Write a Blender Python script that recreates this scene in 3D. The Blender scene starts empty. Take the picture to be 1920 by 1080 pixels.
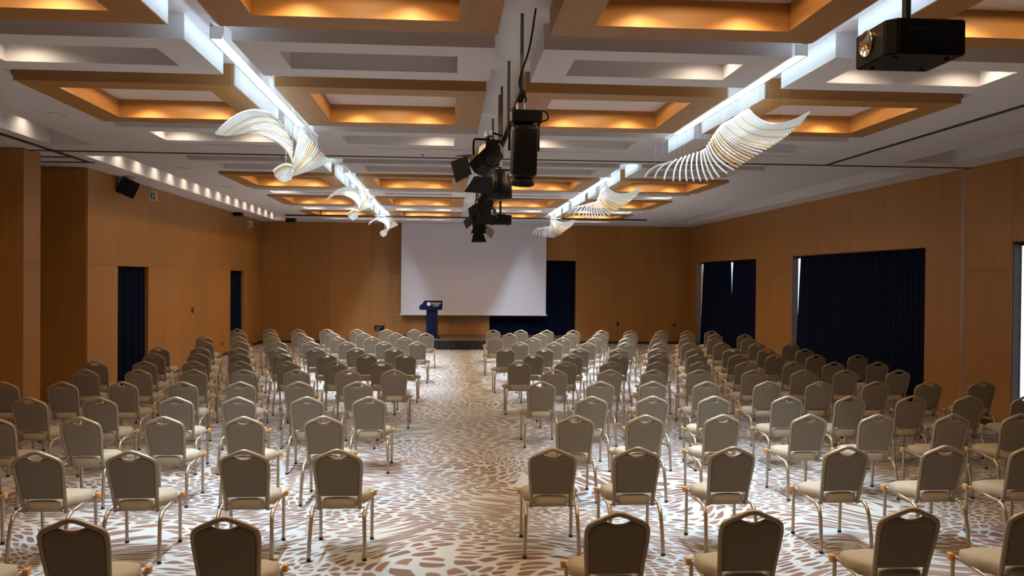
import bpy, bmesh, math, random
from mathutils import Vector, Matrix
random.seed(7)
scene = bpy.context.scene
COL = scene.collection

# ------------------------------------------------------------------ camera
F_PX = 1600.0
YAW, PITCH, ROLL, CAM_Z = 0.0747, 0.01016, 0.0085, 2.22
def cam_axes():
    c, s = math.cos(YAW), math.sin(YAW); cp, sp = math.cos(PITCH), math.sin(PITCH)
    R = Vector((c, -s, 0)); Fw = Vector((cp*s, cp*c, -sp)); U = Vector((sp*s, sp*c, cp))
    cr, sr = math.cos(ROLL), math.sin(ROLL)
    return cr*R + sr*U, cr*U - sr*R, Fw
_R, _U, _F = cam_axes()
cam_data = bpy.data.cameras.new('camera')
cam_data.sensor_width = 36.0
cam_data.lens = 36.0*F_PX/1920.0
cam_data.clip_start = 0.05; cam_data.clip_end = 200
cam = bpy.data.objects.new('camera', cam_data); COL.objects.link(cam)
M = Matrix((( _R.x, _U.x, -_F.x, 0), (_R.y, _U.y, -_F.y, 0), (_R.z, _U.z, -_F.z, CAM_Z), (0, 0, 0, 1)))
cam.matrix_world = M
scene.camera = cam

# ------------------------------------------------------------------ world, exposure
world = bpy.data.worlds.new('world'); scene.world = world; world.use_nodes = True
bg = world.node_tree.nodes['Background']
bg.inputs['Color'].default_value = (0.80, 0.90, 1.0, 1); bg.inputs['Strength'].default_value = 1.1
scene.view_settings.view_transform = 'Standard'
scene.view_settings.look = 'None'
scene.view_settings.exposure = 0.35
scene.view_settings.gamma = 1.0
scene.view_settings.use_curve_mapping = False

COOL = (0.64, 0.83, 1.0); WARM = (1.0, 0.68, 0.34); SOFT = (1.0, 0.80, 0.58)
P_SLOT = 1.3         # per metre of added light bar in the two ceiling slots, wide beam
P_POOL = 43.0        # per metre, narrow beam over the chandeliers
P_COFFER_FILL = 25.0  # added wide fill in the middle of each coffer, lights the walls
P_COFFER = 25.0      # each recessed lamp inside a wooden coffer
P_PANEL = 9.0        # lamp inside a white ceiling frame
P_COVE = 7.0         # lamp in the side troughs

# ------------------------------------------------------------------ mesh helpers
def link(name, me, mat=None, parent=None):
    o = bpy.data.objects.new(name, me); COL.objects.link(o)
    if mat is not None and me is not None and len(me.materials) == 0: me.materials.append(mat)
    if parent is not None: o.parent = parent
    return o
def mesh_from(bm, name, smooth=False):
    bmesh.ops.recalc_face_normals(bm, faces=bm.faces)
    me = bpy.data.meshes.new(name); bm.to_mesh(me); bm.free()
    if smooth:
        for p in me.polygons: p.use_smooth = True
    return me
def obj(name, bm, mat, parent=None, smooth=False):
    return link(name, mesh_from(bm, name, smooth), mat, parent)
def empty(name, loc=(0, 0, 0), rz=0.0, parent=None):
    o = bpy.data.objects.new(name, None); COL.objects.link(o)
    o.empty_display_size = 0.1; o.location = loc; o.rotation_euler = (0, 0, rz)
    if parent is not None: o.parent = parent
    return o
def tag(o, label=None, cat=None, group=None, kind=None):
    if label: o['label'] = label
    if cat: o['category'] = cat
    if group: o['group'] = group
    if kind: o['kind'] = kind
    return o
def box(bm, x0, x1, y0, y1, z0, z1, mat=None):
    vs = [bm.verts.new(p) for p in ((x0,y0,z0),(x1,y0,z0),(x1,y1,z0),(x0,y1,z0),(x0,y0,z1),(x1,y0,z1),(x1,y1,z1),(x0,y1,z1))]
    if mat is not None:
        for v in vs: v.co = mat @ v.co
    for f in ((0,3,2,1),(4,5,6,7),(0,1,5,4),(1,2,6,5),(2,3,7,6),(3,0,4,7)): bm.faces.new([vs[i] for i in f])
    return vs
def rbox(bm, x0, x1, y0, y1, z0, z1, r=0.01, seg=2, mat=None):
    b2 = bmesh.new(); box(b2, x0, x1, y0, y1, z0, z1)
    bmesh.ops.recalc_face_normals(b2, faces=b2.faces)
    bmesh.ops.bevel(b2, geom=b2.edges[:], offset=r, segments=seg, affect='EDGES', profile=0.5)
    add_bm(bm, b2, mat)
def add_bm(bm, b2, mat=None):
    mp = {}
    for v in b2.verts: mp[v] = bm.verts.new(mat @ v.co if mat is not None else v.co)
    for f in b2.faces:
        try: bm.faces.new([mp[v] for v in f.verts])
        except ValueError: pass
    b2.free()
def prism(bm, pts, axis, a0, a1, mat=None):
    """extrude a 2D outline; axis 'x': pts=(y,z), 'y': pts=(x,z), 'z': pts=(x,y)"""
    def P(p, a):
        v = Vector((a, p[0], p[1])) if axis == 'x' else Vector((p[0], a, p[1])) if axis == 'y' else Vector((p[0], p[1], a))
        return mat @ v if mat is not None else v
    A = [bm.verts.new(P(p, a0)) for p in pts]; B = [bm.verts.new(P(p, a1)) for p in pts]
    bm.faces.new(A[::-1]); bm.faces.new(B)
    n = len(pts)
    for i in range(n): bm.faces.new((A[i], A[(i+1) % n], B[(i+1) % n], B[i]))
def tube(bm, pts, r, n=8, caps=True, flat=1.0, radii=None, ref=None):
    pts = [Vector(p) for p in pts]; rings = []
    ref = Vector(ref) if ref else None
    prev = None
    for i, p in enumerate(pts):
        t = (pts[min(i+1, len(pts)-1)] - pts[max(i-1, 0)]).normalized()
        if prev is None:
            a = ref if ref else (Vector((0,0,1)) if abs(t.z) < 0.9 else Vector((0,1,0)))
            u = (a - t*a.dot(t)).normalized()
        else:
            u = (prev - t*prev.dot(t)).normalized()
        prev = u; w = t.cross(u)
        rr = radii[i] if radii else r
        rings.append([bm.verts.new(p + u*math.cos(2*math.pi*k/n)*rr*flat + w*math.sin(2*math.pi*k/n)*rr) for k in range(n)])
    for a, b in zip(rings, rings[1:]):
        for k in range(n): bm.faces.new((a[k], a[(k+1) % n], b[(k+1) % n], b[k]))
    if caps:
        bm.faces.new(rings[0][::-1]); bm.faces.new(rings[-1])
def lathe(bm, prof, n=20, mat=None, axis='z'):
    rings = []
    for r, h in prof:
        ring = []
        for k in range(n):
            a = 2*math.pi*k/n
            v = Vector((r*math.cos(a), r*math.sin(a), h)) if axis == 'z' else Vector((r*math.cos(a), h, r*math.sin(a)))
            ring.append(bm.verts.new(mat @ v if mat is not None else v))
        rings.append(ring)
    for a, b in zip(rings, rings[1:]):
        for k in range(n): bm.faces.new((a[k], a[(k+1) % n], b[(k+1) % n], b[k]))
    bm.faces.new(rings[0][::-1]); bm.faces.new(rings[-1])
def smooth_path(pts, sub=4):
    pts = [Vector(p) for p in pts]; out = []
    for i in range(len(pts)-1):
        p0 = pts[max(i-1, 0)]; p1 = pts[i]; p2 = pts[i+1]; p3 = pts[min(i+2, len(pts)-1)]
        for k in range(sub):
            t = k/sub
            out.append(0.5*((2*p1) + (p2-p0)*t + (2*p0-5*p1+4*p2-p3)*t*t + (3*p1-p0-3*p2+p3)*t**3))
    out.append(pts[-1]); return out
def copy_tree(o, parent=None):
    c = o.copy(); COL.objects.link(c); c.parent = parent
    for ch in list(o.children): copy_tree(ch, c)
    return c
def add_light(kind, loc, energy, color, parent=None, name='lamp_light', size=0.06, size_y=None, rot=(0,0,0), spot=None, blend=0.6, spread=None):
    l = bpy.data.lights.new(name, kind); l.energy = energy; l.color = color
    if kind == 'AREA':
        l.size = size
        if size_y: l.shape = 'RECTANGLE'; l.size_y = size_y
        if spread: l.spread = spread
    else:
        l.shadow_soft_size = size
    if kind == 'SPOT': l.spot_size = spot; l.spot_blend = blend
    o = bpy.data.objects.new(name, l); COL.objects.link(o); o.location = loc; o.rotation_euler = rot
    if parent: o.parent = parent
    return o

# ------------------------------------------------------------------ materials
MATS = {}
def new_mat(name):
    m = bpy.data.materials.new(name); m.use_nodes = True
    nt = m.node_tree; b = nt.nodes['Principled BSDF']; MATS[name] = m
    return m, nt, b
def N(nt, t, **kw):
    n = nt.nodes.new(t)
    for k, v in kw.items():
        if k in n.bl_rna.properties: setattr(n, k, v)
        else: n.inputs[k].default_value = v
    return n
def simple(name, col, rough=0.5, metal=0.0, noise=0.06, nscale=30.0, bump=0.0, coat=0.0, stretch=(1,1,1), emis=None, emis_s=0.0):
    m, nt, b = new_mat(name)
    tc = N(nt, 'ShaderNodeTexCoord'); mp = N(nt, 'ShaderNodeMapping'); mp.inputs['Scale'].default_value = stretch
    nz = N(nt, 'ShaderNodeTexNoise', Scale=nscale, Detail=3.0)
    nt.links.new(tc.outputs['Object'], mp.inputs['Vector']); nt.links.new(mp.outputs[0], nz.inputs['Vector'])
    mr = N(nt, 'ShaderNodeMapRange'); mr.inputs['To Min'].default_value = 1-noise; mr.inputs['To Max'].default_value = 1+noise
    nt.links.new(nz.outputs[0], mr.inputs[0])
    mx = N(nt, 'ShaderNodeMix', data_type='RGBA', blend_type='MULTIPLY'); mx.inputs[0].default_value = 1
    mx.inputs[6].default_value = (*col, 1); nt.links.new(mr.outputs[0], mx.inputs[7])
    nt.links.new(mx.outputs[2], b.inputs['Base Color'])
    b.inputs['Roughness'].default_value = rough; b.inputs['Metallic'].default_value = metal
    if coat: b.inputs['Coat Weight'].default_value = coat
    if bump:
        bp = N(nt, 'ShaderNodeBump', Strength=bump); bp.inputs['Distance'].default_value = 0.01
        nt.links.new(nz.outputs[0], bp.inputs['Height']); nt.links.new(bp.outputs[0], b.inputs['Normal'])
    if emis:
        b.inputs['Emission Color'].default_value = (*emis, 1); b.inputs['Emission Strength'].default_value = emis_s
    return m
def wood(name, c0, c1, axis='z', rough=0.42, rand=0.16):
    m, nt, b = new_mat(name)
    tc = N(nt, 'ShaderNodeTexCoord'); oi = N(nt, 'ShaderNodeObjectInfo')
    mp = N(nt, 'ShaderNodeMapping')
    mp.inputs['Scale'].default_value = {'z': (9, 9, 0.45), 'x': (0.5, 9, 9), 'y': (9, 0.5, 9)}[axis]
    add = N(nt, 'ShaderNodeVectorMath', operation='ADD'); sc = N(nt, 'ShaderNodeVectorMath', operation='SCALE'); sc.inputs[3].default_value = 37.0
    cmb = N(nt, 'ShaderNodeCombineXYZ')
    for i in range(3): nt.links.new(oi.outputs['Random'], cmb.inputs[i])
    nt.links.new(cmb.outputs[0], sc.inputs[0]); nt.links.new(tc.outputs['Object'], mp.inputs['Vector'])
    nt.links.new(mp.outputs[0], add.inputs[0]); nt.links.new(sc.outputs[0], add.inputs[1])
    n1 = N(nt, 'ShaderNodeTexNoise', Scale=1.6, Detail=6.0, Roughness=0.62)
    n2 = N(nt, 'ShaderNodeTexNoise', Scale=9.0, Detail=3.0)
    nt.links.new(add.outputs[0], n1.inputs['Vector']); nt.links.new(add.outputs[0], n2.inputs['Vector'])
    mixf = N(nt, 'ShaderNodeMath', operation='MULTIPLY_ADD'); mixf.inputs[1].default_value = 0.35
    nt.links.new(n2.outputs[0], mixf.inputs[0]); nt.links.new(n1.outputs[0], mixf.inputs[2])
    cr = N(nt, 'ShaderNodeValToRGB'); cr.color_ramp.elements[0].position = 0.45; cr.color_ramp.elements[1].position = 0.85
    cr.color_ramp.elements[0].color = (*c0, 1); cr.color_ramp.elements[1].color = (*c1, 1)
    nt.links.new(mixf.outputs[0], cr.inputs[0])
    mr = N(nt, 'ShaderNodeMapRange'); mr.inputs['To Min'].default_value = 1-rand; mr.inputs['To Max'].default_value = 1+rand
    nt.links.new(oi.outputs['Random'], mr.inputs[0])
    mx = N(nt, 'ShaderNodeMix', data_type='RGBA', blend_type='MULTIPLY'); mx.inputs[0].default_value = 1
    nt.links.new(cr.outputs[0], mx.inputs[6]); nt.links.new(mr.outputs[0], mx.inputs[7])
    nt.links.new(mx.outputs[2], b.inputs['Base Color']); b.inputs['Roughness'].default_value = rough
    return m
def carpet():
    m, nt, b = new_mat('carpet'); L = nt.links.new
    tc = N(nt, 'ShaderNodeTexCoord')
    w1 = N(nt, 'ShaderNodeTexNoise', Scale=0.55, Detail=1.0, Roughness=0.4)
    L(tc.outputs['Object'], w1.inputs['Vector'])
    sb = N(nt, 'ShaderNodeVectorMath', operation='SUBTRACT'); sb.inputs[1].default_value = (0.5, 0.5, 0.5)
    L(w1.outputs['Color'], sb.inputs[0])
    sc = N(nt, 'ShaderNodeVectorMath', operation='SCALE'); sc.inputs[3].default_value = 2.3; L(sb.outputs[0], sc.inputs[0])
    ad = N(nt, 'ShaderNodeVectorMath', operation='ADD'); L(tc.outputs['Object'], ad.inputs[0]); L(sc.outputs[0], ad.inputs[1])
    mp = N(nt, 'ShaderNodeMapping'); mp.inputs['Scale'].default_value = (6.0, 13.5, 0.0); L(ad.outputs[0], mp.inputs['Vector'])
    vo = N(nt, 'ShaderNodeTexVoronoi', feature='DISTANCE_TO_EDGE', voronoi_dimensions='2D', Scale=1.0); L(mp.outputs[0], vo.inputs['Vector'])
    vc = N(nt, 'ShaderNodeTexVoronoi', feature='F1', voronoi_dimensions='2D', Scale=1.0); L(mp.outputs[0], vc.inputs['Vector'])
    # bands where the leaves shrink
    nb = N(nt, 'ShaderNodeTexNoise', Scale=0.55, Detail=1.0); L(tc.outputs['Object'], nb.inputs['Vector'])
    th = N(nt, 'ShaderNodeMapRange'); th.inputs['From Min'].default_value = 0.3; th.inputs['From Max'].default_value = 0.7
    th.inputs['To Min'].default_value = 0.06; th.inputs['To Max'].default_value = 0.19; L(nb.outputs[0], th.inputs[0])
    df = N(nt, 'ShaderNodeMath', operation='SUBTRACT'); L(vo.outputs['Distance'], df.inputs[0]); L(th.outputs[0], df.inputs[1])
    rd = N(nt, 'ShaderNodeMath', operation='MULTIPLY_ADD'); rd.inputs[1].default_value = -0.55; rd.inputs[2].default_value = 0.28; L(vc.outputs['Distance'], rd.inputs[0])
    mn = N(nt, 'ShaderNodeMath', operation='SMOOTH_MIN'); mn.inputs[2].default_value = 0.08; L(df.outputs[0], mn.inputs[0]); L(rd.outputs[0], mn.inputs[1])
    st = N(nt, 'ShaderNodeMapRange'); st.inputs['From Min'].default_value = -0.02; st.inputs['From Max'].default_value = 0.03
    L(mn.outputs[0], st.inputs[0])
    base = N(nt, 'ShaderNodeValToRGB'); base.color_ramp.elements[0].position = 0.35; base.color_ramp.elements[1].position = 0.65
    base.color_ramp.elements[0].color = (0.41, 0.465, 0.50, 1); base.color_ramp.elements[1].color = (0.51, 0.505, 0.475, 1)
    n3 = N(nt, 'ShaderNodeTexNoise', Scale=0.9, Detail=2.0); L(tc.outputs['Object'], n3.inputs['Vector']); L(n3.outputs[0], base.inputs[0])
    leaf = N(nt, 'ShaderNodeValToRGB'); leaf.color_ramp.elements[0].color = (0.15, 0.080, 0.058, 1); leaf.color_ramp.elements[1].color = (0.26, 0.140, 0.098, 1)
    sx = N(nt, 'ShaderNodeSeparateColor'); L(vc.outputs['Color'], sx.inputs[0]); L(sx.outputs[0], leaf.inputs[0])
    mx = N(nt, 'ShaderNodeMix', data_type='RGBA'); L(st.outputs[0], mx.inputs[0]); L(base.outputs[0], mx.inputs[6]); L(leaf.outputs[0], mx.inputs[7])
    fib = N(nt, 'ShaderNodeTexNoise', Scale=260.0, Detail=2.0); L(tc.outputs['Object'], fib.inputs['Vector'])
    fr = N(nt, 'ShaderNodeMapRange'); fr.inputs['To Min'].default_value = 0.86; fr.inputs['To Max'].default_value = 1.14; L(fib.outputs[0], fr.inputs[0])
    m2 = N(nt, 'ShaderNodeMix', data_type='RGBA', blend_type='MULTIPLY'); m2.inputs[0].default_value = 1; L(mx.outputs[2], m2.inputs[6]); L(fr.outputs[0], m2.inputs[7])
    L(m2.outputs[2], b.inputs['Base Color']); b.inputs['Roughness'].default_value = 0.95
    b.inputs['Sheen Weight'].default_value = 0.15
    return m

carpet()
wood('wall_wood', (0.365, 0.160, 0.036), (0.44, 0.198, 0.048), 'z', rough=0.40, rand=0.10)
wood('coffer_wood_x', (0.41, 0.195, 0.055), (0.48, 0.24, 0.075), 'x', rough=0.45, rand=0.06)
wood('coffer_wood_y', (0.41, 0.195, 0.055), (0.48, 0.24, 0.075), 'y', rough=0.45, rand=0.06)
wood('stage_wood', (0.10, 0.055, 0.03), (0.16, 0.09, 0.05), 'x', rough=0.4)
simple('plaster', (0.76, 0.735, 0.755), rough=0.85, noise=0.02, nscale=4)
simple('plaster_bright', (0.80, 0.79, 0.78), rough=0.8, noise=0.02, nscale=4)
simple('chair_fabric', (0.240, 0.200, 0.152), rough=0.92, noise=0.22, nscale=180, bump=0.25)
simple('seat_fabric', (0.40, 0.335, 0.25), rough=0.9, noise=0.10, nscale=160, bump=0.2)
simple('champagne_metal', (0.52, 0.42, 0.32), rough=0.36, metal=0.75, noise=0.05)
simple('frame_wrap', (0.36, 0.295, 0.215), rough=0.42, metal=0.4, noise=0.06)
simple('clip_plastic', (0.66, 0.34, 0.10), rough=0.4, noise=0.05)
simple('rubber', (0.012, 0.012, 0.012), rough=0.8)
simple('navy_velvet', (0.0042, 0.0085, 0.027), rough=0.95, noise=0.2, nscale=12)
G0 = MATS['navy_velvet'].node_tree.nodes['Principled BSDF']; G0.inputs['Specular IOR Level'].default_value = 0.1
simple('black_metal', (0.010, 0.010, 0.011), rough=0.5, noise=0.1)
simple('black_plastic', (0.008, 0.0085, 0.010), rough=0.35, noise=0.1)
for k_ in ('black_metal', 'black_plastic'): MATS[k_].node_tree.nodes['Principled BSDF'].inputs['Specular IOR Level'].default_value = 0.18
simple('dark_track', (0.05, 0.045, 0.04), rough=0.55, metal=0.3)
simple('aluminium', (0.45, 0.44, 0.43), rough=0.4, metal=0.7)
simple('steel_pole', (0.22, 0.21, 0.20), rough=0.45, metal=0.6)
simple('chrome', (0.75, 0.72, 0.68), rough=0.15, metal=1.0)
simple('screen_fabric', (0.76, 0.735, 0.83), rough=0.95, noise=0.01, nscale=3)
simple('white_plastic', (0.75, 0.74, 0.72), rough=0.4, noise=0.02)
simple('lectern_blue', (0.003, 0.006, 0.036), rough=0.5, noise=0.05)
MATS['lectern_blue'].node_tree.nodes['Principled BSDF'].inputs['Specular IOR Level'].default_value = 0.15
simple('print_white', (0.78, 0.78, 0.80), rough=0.6, noise=0.02)
simple('print_green', (0.05, 0.30, 0.18), rough=0.5, noise=0.02)
simple('black_skirt', (0.004, 0.004, 0.004), rough=0.6, noise=0.2, nscale=20)
simple('lens_glass', (0.008, 0.008, 0.010), rough=0.3)
simple('socket_brown', (0.05, 0.025, 0.012), rough=0.5)
def crystal(name, col):
    m, nt, b = new_mat(name)
    tc = N(nt, 'ShaderNodeTexCoord'); nz = N(nt, 'ShaderNodeTexNoise', Scale=60.0, Detail=2.0)
    nt.links.new(tc.outputs['Object'], nz.inputs['Vector'])
    mr = N(nt, 'ShaderNodeMapRange'); mr.inputs['To Min'].default_value = 0.75; mr.inputs['To Max'].default_value = 1.1
    nt.links.new(nz.outputs[0], mr.inputs[0])
    mx = N(nt, 'ShaderNodeMix', data_type='RGBA', blend_type='MULTIPLY'); mx.inputs[0].default_value = 1
    mx.inputs[6].default_value = (*col, 1); nt.links.new(mr.outputs[0], mx.inputs[7]); nt.links.new(mx.outputs[2], b.inputs['Base Color'])
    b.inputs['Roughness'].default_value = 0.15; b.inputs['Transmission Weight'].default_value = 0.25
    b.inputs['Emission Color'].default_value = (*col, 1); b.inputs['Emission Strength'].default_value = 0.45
    return m
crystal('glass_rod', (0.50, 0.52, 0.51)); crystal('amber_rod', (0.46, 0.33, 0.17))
def glass_pane():
    m, nt, b = new_mat('window_glass')
    b.inputs['Base Color'].default_value = (0.9, 0.95, 1, 1); b.inputs['Roughness'].default_value = 0.02; b.inputs['Transmission Weight'].default_value = 1.0; b.inputs['IOR'].default_value = 1.05
    return m
glass_pane()
G = MATS

# ------------------------------------------------------------------ room dimensions
XL, XR, YB, YN = -6.28, 8.47, 29.40, -3.0
ZC, Z3, Z2 = 4.10, 4.045, 4.25         # perimeter ceiling, underside of frames, upper ceiling
XLN = -7.6                              # back of the left-hand pockets
SEAM = 2.42
def struct(o, label=None): tag(o, label, None, None, 'structure'); return o

# floor
bm = bmesh.new(); box(bm, XLN-0.2, XR+0.135, YN-0.2, YB+0.7, -0.1, 0.0)
struct(obj('floor', bm, G['carpet']), 'pale carpet with a swirling pattern of brown leaf shapes')

# ceiling slab with openings
def slab(bm, x0, x1, y0, y1, z0, z1, holes):
    xs = sorted({x0, x1, *[h[0] for h in holes], *[h[1] for h in holes]})
    ys = sorted({y0, y1, *[h[2] for h in holes], *[h[3] for h in holes]})
    for j in range(len(ys)-1):
        run = None
        for i in range(len(xs)-1):
            cx, cy = (xs[i]+xs[i+1])/2, (ys[j]+ys[j+1])/2
            hole = any(h[0] < cx < h[1] and h[2] < cy < h[3] for h in holes)
            if not hole:
                run = [xs[i] if run is None else run[0], xs[i+1]]
            if (hole or i == len(xs)-2) and run is not None:
                box(bm, run[0], run[1], ys[j], ys[j+1], z0, z1); run = None
BX0, BX1 = -4.09, 5.20
BAYS = [(BX0, BX1, 4.0, 12.50), (BX0, BX1, 13.62, 25.55)]
TRL = [(-5.70, -5.10, 5.0, 12.72), (-5.70, -5.10, 13.85, 28.5)]
TRB = [(-4.0, 5.2, 27.2, 27.62)]
TRR = [(7.10, 7.90, 5.0, 12.90), (7.10, 7.90, 13.97, 27.8)]
bm = bmesh.new()
slab(bm, XLN-0.2, XR+0.135, YN-0.2, YB+0.5, ZC, Z2, BAYS+TRL+TRR+TRB)
ceiling = struct(obj('ceiling', bm, G['plaster']), 'white plaster ceiling with hanging wooden coffers and light slots')
bm = bmesh.new(); slab(bm, XLN-0.2, XR+0.135, YN-0.2, YB+0.5, Z2, Z2+0.20, TRL+TRR+TRB)
box(bm, XLN-0.2, XR+0.135, YN-0.2, YB+0.5, Z2+0.20, Z2+0.26)
obj('upper_ceiling', bm, G['plaster'], ceiling)
# dark shadow gap along the wall heads is real: panels stop short of the ceiling

# coffers
CX = [(-4.07, -2.05), (-1.67, 0.355), (0.743, 2.755), (3.142, 5.18)]
WOODS = [('A', 4.25, 6.37), ('C', 8.32, 10.42), ('F', 15.51, 17.63), ('H', 19.53, 21.68), ('J', 23.67, 25.30)]
WHITES = [('B', 6.75, 7.89), ('D', 10.78, 12.05), ('E', 13.72, 15.04), ('G', 18.09, 19.12), ('I', 22.18, 23.36)]
BW = 0.29
def mitre_board(W, D, side):
    """one board of a ring W x D centred on the origin, mitred at both ends"""
    bm = bmesh.new(); g = 0.0015
    hw, hd = W/2, D/2; iw, idp = hw-BW, hd-BW
    if side in 'ns':
        s = 1 if side == 'n' else -1
        pts = [(-hw+g, s*hd), (hw-g, s*hd), (iw-g, s*idp), (-iw+g, s*idp)]
    else:
        s = 1 if side == 'e' else -1
        pts = [(s*hw, -hd+g), (s*hw, hd-g), (s*iw, idp-g), (s*iw, -idp+g)]
    prism(bm, pts, 'z', 0.0, Z2-Z3)
    return mesh_from(bm, 'coffer_board')
cache = {}
for nm, y0, y1 in WOODS:
    for ci, (x0, x1) in enumerate(CX):
        W, D = x1-x0, y1-y0
        key = (round(W, 3), round(D, 3))
        if key not in cache: cache[key] = {s: mitre_board(W, D, s) for s in 'nsew'}
        e = empty('wood_coffer', ((x0+x1)/2, (y0+y1)/2, Z3), 0, ceiling)
        for s in 'nsew':
            link('coffer_board', cache[key][s], G['coffer_wood_x'] if s in 'ns' else G['coffer_wood_y'], e)
        # white cheek on the sides that face the light slots
        cs = {0: [1], 1: [-1], 2: [1], 3: [-1]}[ci]
        for s in cs:
            bm = bmesh.new(); a = s*W/2
            box(bm, min(a, a+s*0.012), max(a, a+s*0.012), -D/2, D/2, 0.001, Z2-Z3)
            obj('side_cheek', bm, G['plaster_bright'], e)
        # added wide fill in the middle, recessed lamps towards the corners
        add_light('SPOT', (0, 0, 0.19), P_COFFER_FILL, WARM, e, 'coffer_lamp', size=0.05, spot=math.radians(176), blend=0.05)
        for sx in (-1, 1):
            for sy in (-1, 1):
                add_light('SPOT', (sx*(W/2-BW-0.34), sy*(D/2-BW-0.22), 0.195), P_COFFER, WARM, e, 'coffer_lamp', size=0.05, spot=math.radians(138), blend=0.5)
lit = {('B', 0): [-1], ('B', 2): [1], ('B', 3): [-1, 1], ('D', 0): [-1, 1], ('D', 1): [1], ('D', 2): [-1], ('I', 0): [-1, 1], ('I', 1): [-1, 1], ('I', 2): [-1, 1], ('I', 3): [-1, 1], ('G', 0): [-1], ('G', 3): [1]}
for nm, y0, y1 in WHITES:
    for ci, (x0, x1) in enumerate(CX):
        W, D = x1-x0, y1-y0
        bm = bmesh.new()
        slab(bm, -W/2, W/2, -D/2, D/2, 0, Z2-Z3, [(-W/2+BW, W/2-BW, -D/2+BW, D/2-BW)])
        o = obj('plaster_frame', bm, G['plaster'], ceiling); o.location = ((x0+x1)/2, (y0+y1)/2, Z3)
        for s in lit.get((nm, ci), []):
            add_light('SPOT', (s*(W/2-BW-0.22), D/2-BW-0.26, 0.195), P_PANEL, SOFT, o, 'panel_lamp', size=0.05, spot=math.radians(160), blend=0.5)
# white lining of the light slots at the plaster frames: lighter strips along the slot sides
for nm, y0, y1 in WHITES:
    for xx, s in ((CX[0][1], 1), (CX[1][0], -1), (CX[2][1], 1), (CX[3][0], -1)):
        bm = bmesh.new(); box(bm, min(xx, xx+s*0.012), max(xx, xx+s*0.012), y0, y1, Z3+0.001, Z2)
        obj('side_cheek', bm, G['plaster_bright'], ceiling)
# added slot light bars; baffles and louvres made up to shape the beam
for xs in (-1.86, 2.9485):
    for (b0, b1) in ((4.3, 12.2), (14.0, 25.1)):
        L_ = b1-b0; ym = (b0+b1)/2
        e = empty('light_bar', (xs, ym, 4.12), 0, ceiling)
        for s_ in (-1, 1):
            add_light('AREA', (s_*0.062, 0, 0.06), P_SLOT*L_/2, COOL, e, 'slot_light', size=0.03, size_y=L_, rot=(0, -s_*math.radians(70), 0))  # added wings that brighten the slot sides
        for (q0, q1, sp, pw) in ((7.0, 10.9, 105, 1.0), (15.7, 20.4, 105, 1.0), (21.0, 24.9, 180, 2.6)):
            if q0 > b0 and q1 < b1:
                qm, ql = (q0+q1)/2-ym, q1-q0
                for s_ in (-1, 1):
                    bm = bmesh.new(); box(bm, min(s_*0.050, s_*0.056), max(s_*0.050, s_*0.056), qm-ql/2, qm+ql/2, 0.0, Z2-4.12); bf = obj('baffle', bm, G['plaster_bright'], e)  # side plates added to cut the beam to a wedge
                    bm = bmesh.new(); box(bm, min(s_*0.048, s_*0.0495), max(s_*0.048, s_*0.0495), qm-ql/2, qm+ql/2, 0.001, Z2-4.121); obj('baffle_lining', bm, G['dark_track'], e)
                bm = bmesh.new(); nb_ = int(ql/(0.24 if sp < 170 else 0.75))
                for k in range(nb_+1):
                    yy = qm-ql/2 + ql*k/nb_; box(bm, -0.047, 0.047, yy-0.002, yy+0.002, 0.002, 0.100)
                tag(obj('louvre', bm, G['plaster_bright'], e), kind='stuff')  # added blades that hide the bright strip from the camera
                add_light('AREA', (0, qm, 0.107), P_POOL*ql*pw, COOL, e, 'pool_light', size=0.022, size_y=ql, spread=math.radians(sp))
# side troughs: lamps washing the outer cheek
for (x0, x1, y0, y1) in TRL:
    y = y0+0.45
    while y < y1-0.1:
        if y > 7: add_light('SPOT', (x0+0.24, y, Z2+0.18), P_COVE, SOFT, ceiling, 'trough_lamp', size=0.03, spot=math.radians(130), blend=0.9, rot=(0, math.radians(15), 0))
        y += 0.92
for xx in (-3.5, -2.7, -1.9, -1.1, -0.3, 4.2, 4.8):
    add_light('SPOT', (xx, 27.40, Z2+0.18), 7.0, SOFT, ceiling, 'trough_lamp', size=0.03, spot=math.radians(140), blend=0.9)
# dark tracks of the movable partition
def trim(n, boxes, mat, label):
    bm = bmesh.new()
    for b in boxes: box(bm, *b)
    return struct(obj('trim_%d' % n, bm, G[mat]), label)
trim(1, [(XL, XR, 13.30, 13.36, ZC-0.012, ZC+0.01)], 'dark_track', 'dark partition track running across the ceiling')
trim(2, [(6.0, 6.06, 5.0, 13.29, ZC-0.012, ZC+0.01)], 'dark_track', 'dark partition track running along the ceiling near the windows')
trim(3, [(-5.98, -5.90, 11.6, 14.60, ZC-0.012, ZC+0.01), (-7.4, -5.86, 14.61, 14.68, ZC-0.012, ZC+0.01), (-7.4, -5.99, 13.98, 14.05, ZC-0.012, ZC+0.01)], 'dark_track', 'dark partition tracks turning into the wall pocket')
trim(4, [(XR-0.02, XR+0.01, 13.43, 13.455, 0.0, ZC-0.01), (XR-0.02, XR+0.01, 13.49, 13.515, 0.0, ZC-0.01)], 'aluminium', 'pale metal channel standing against the window wall')
trim(5, [(XR-0.006, XR+0.01, 13.456, 13.489, 0.0, ZC-0.01)], 'black_metal', 'black seal inside the metal wall channel')

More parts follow.
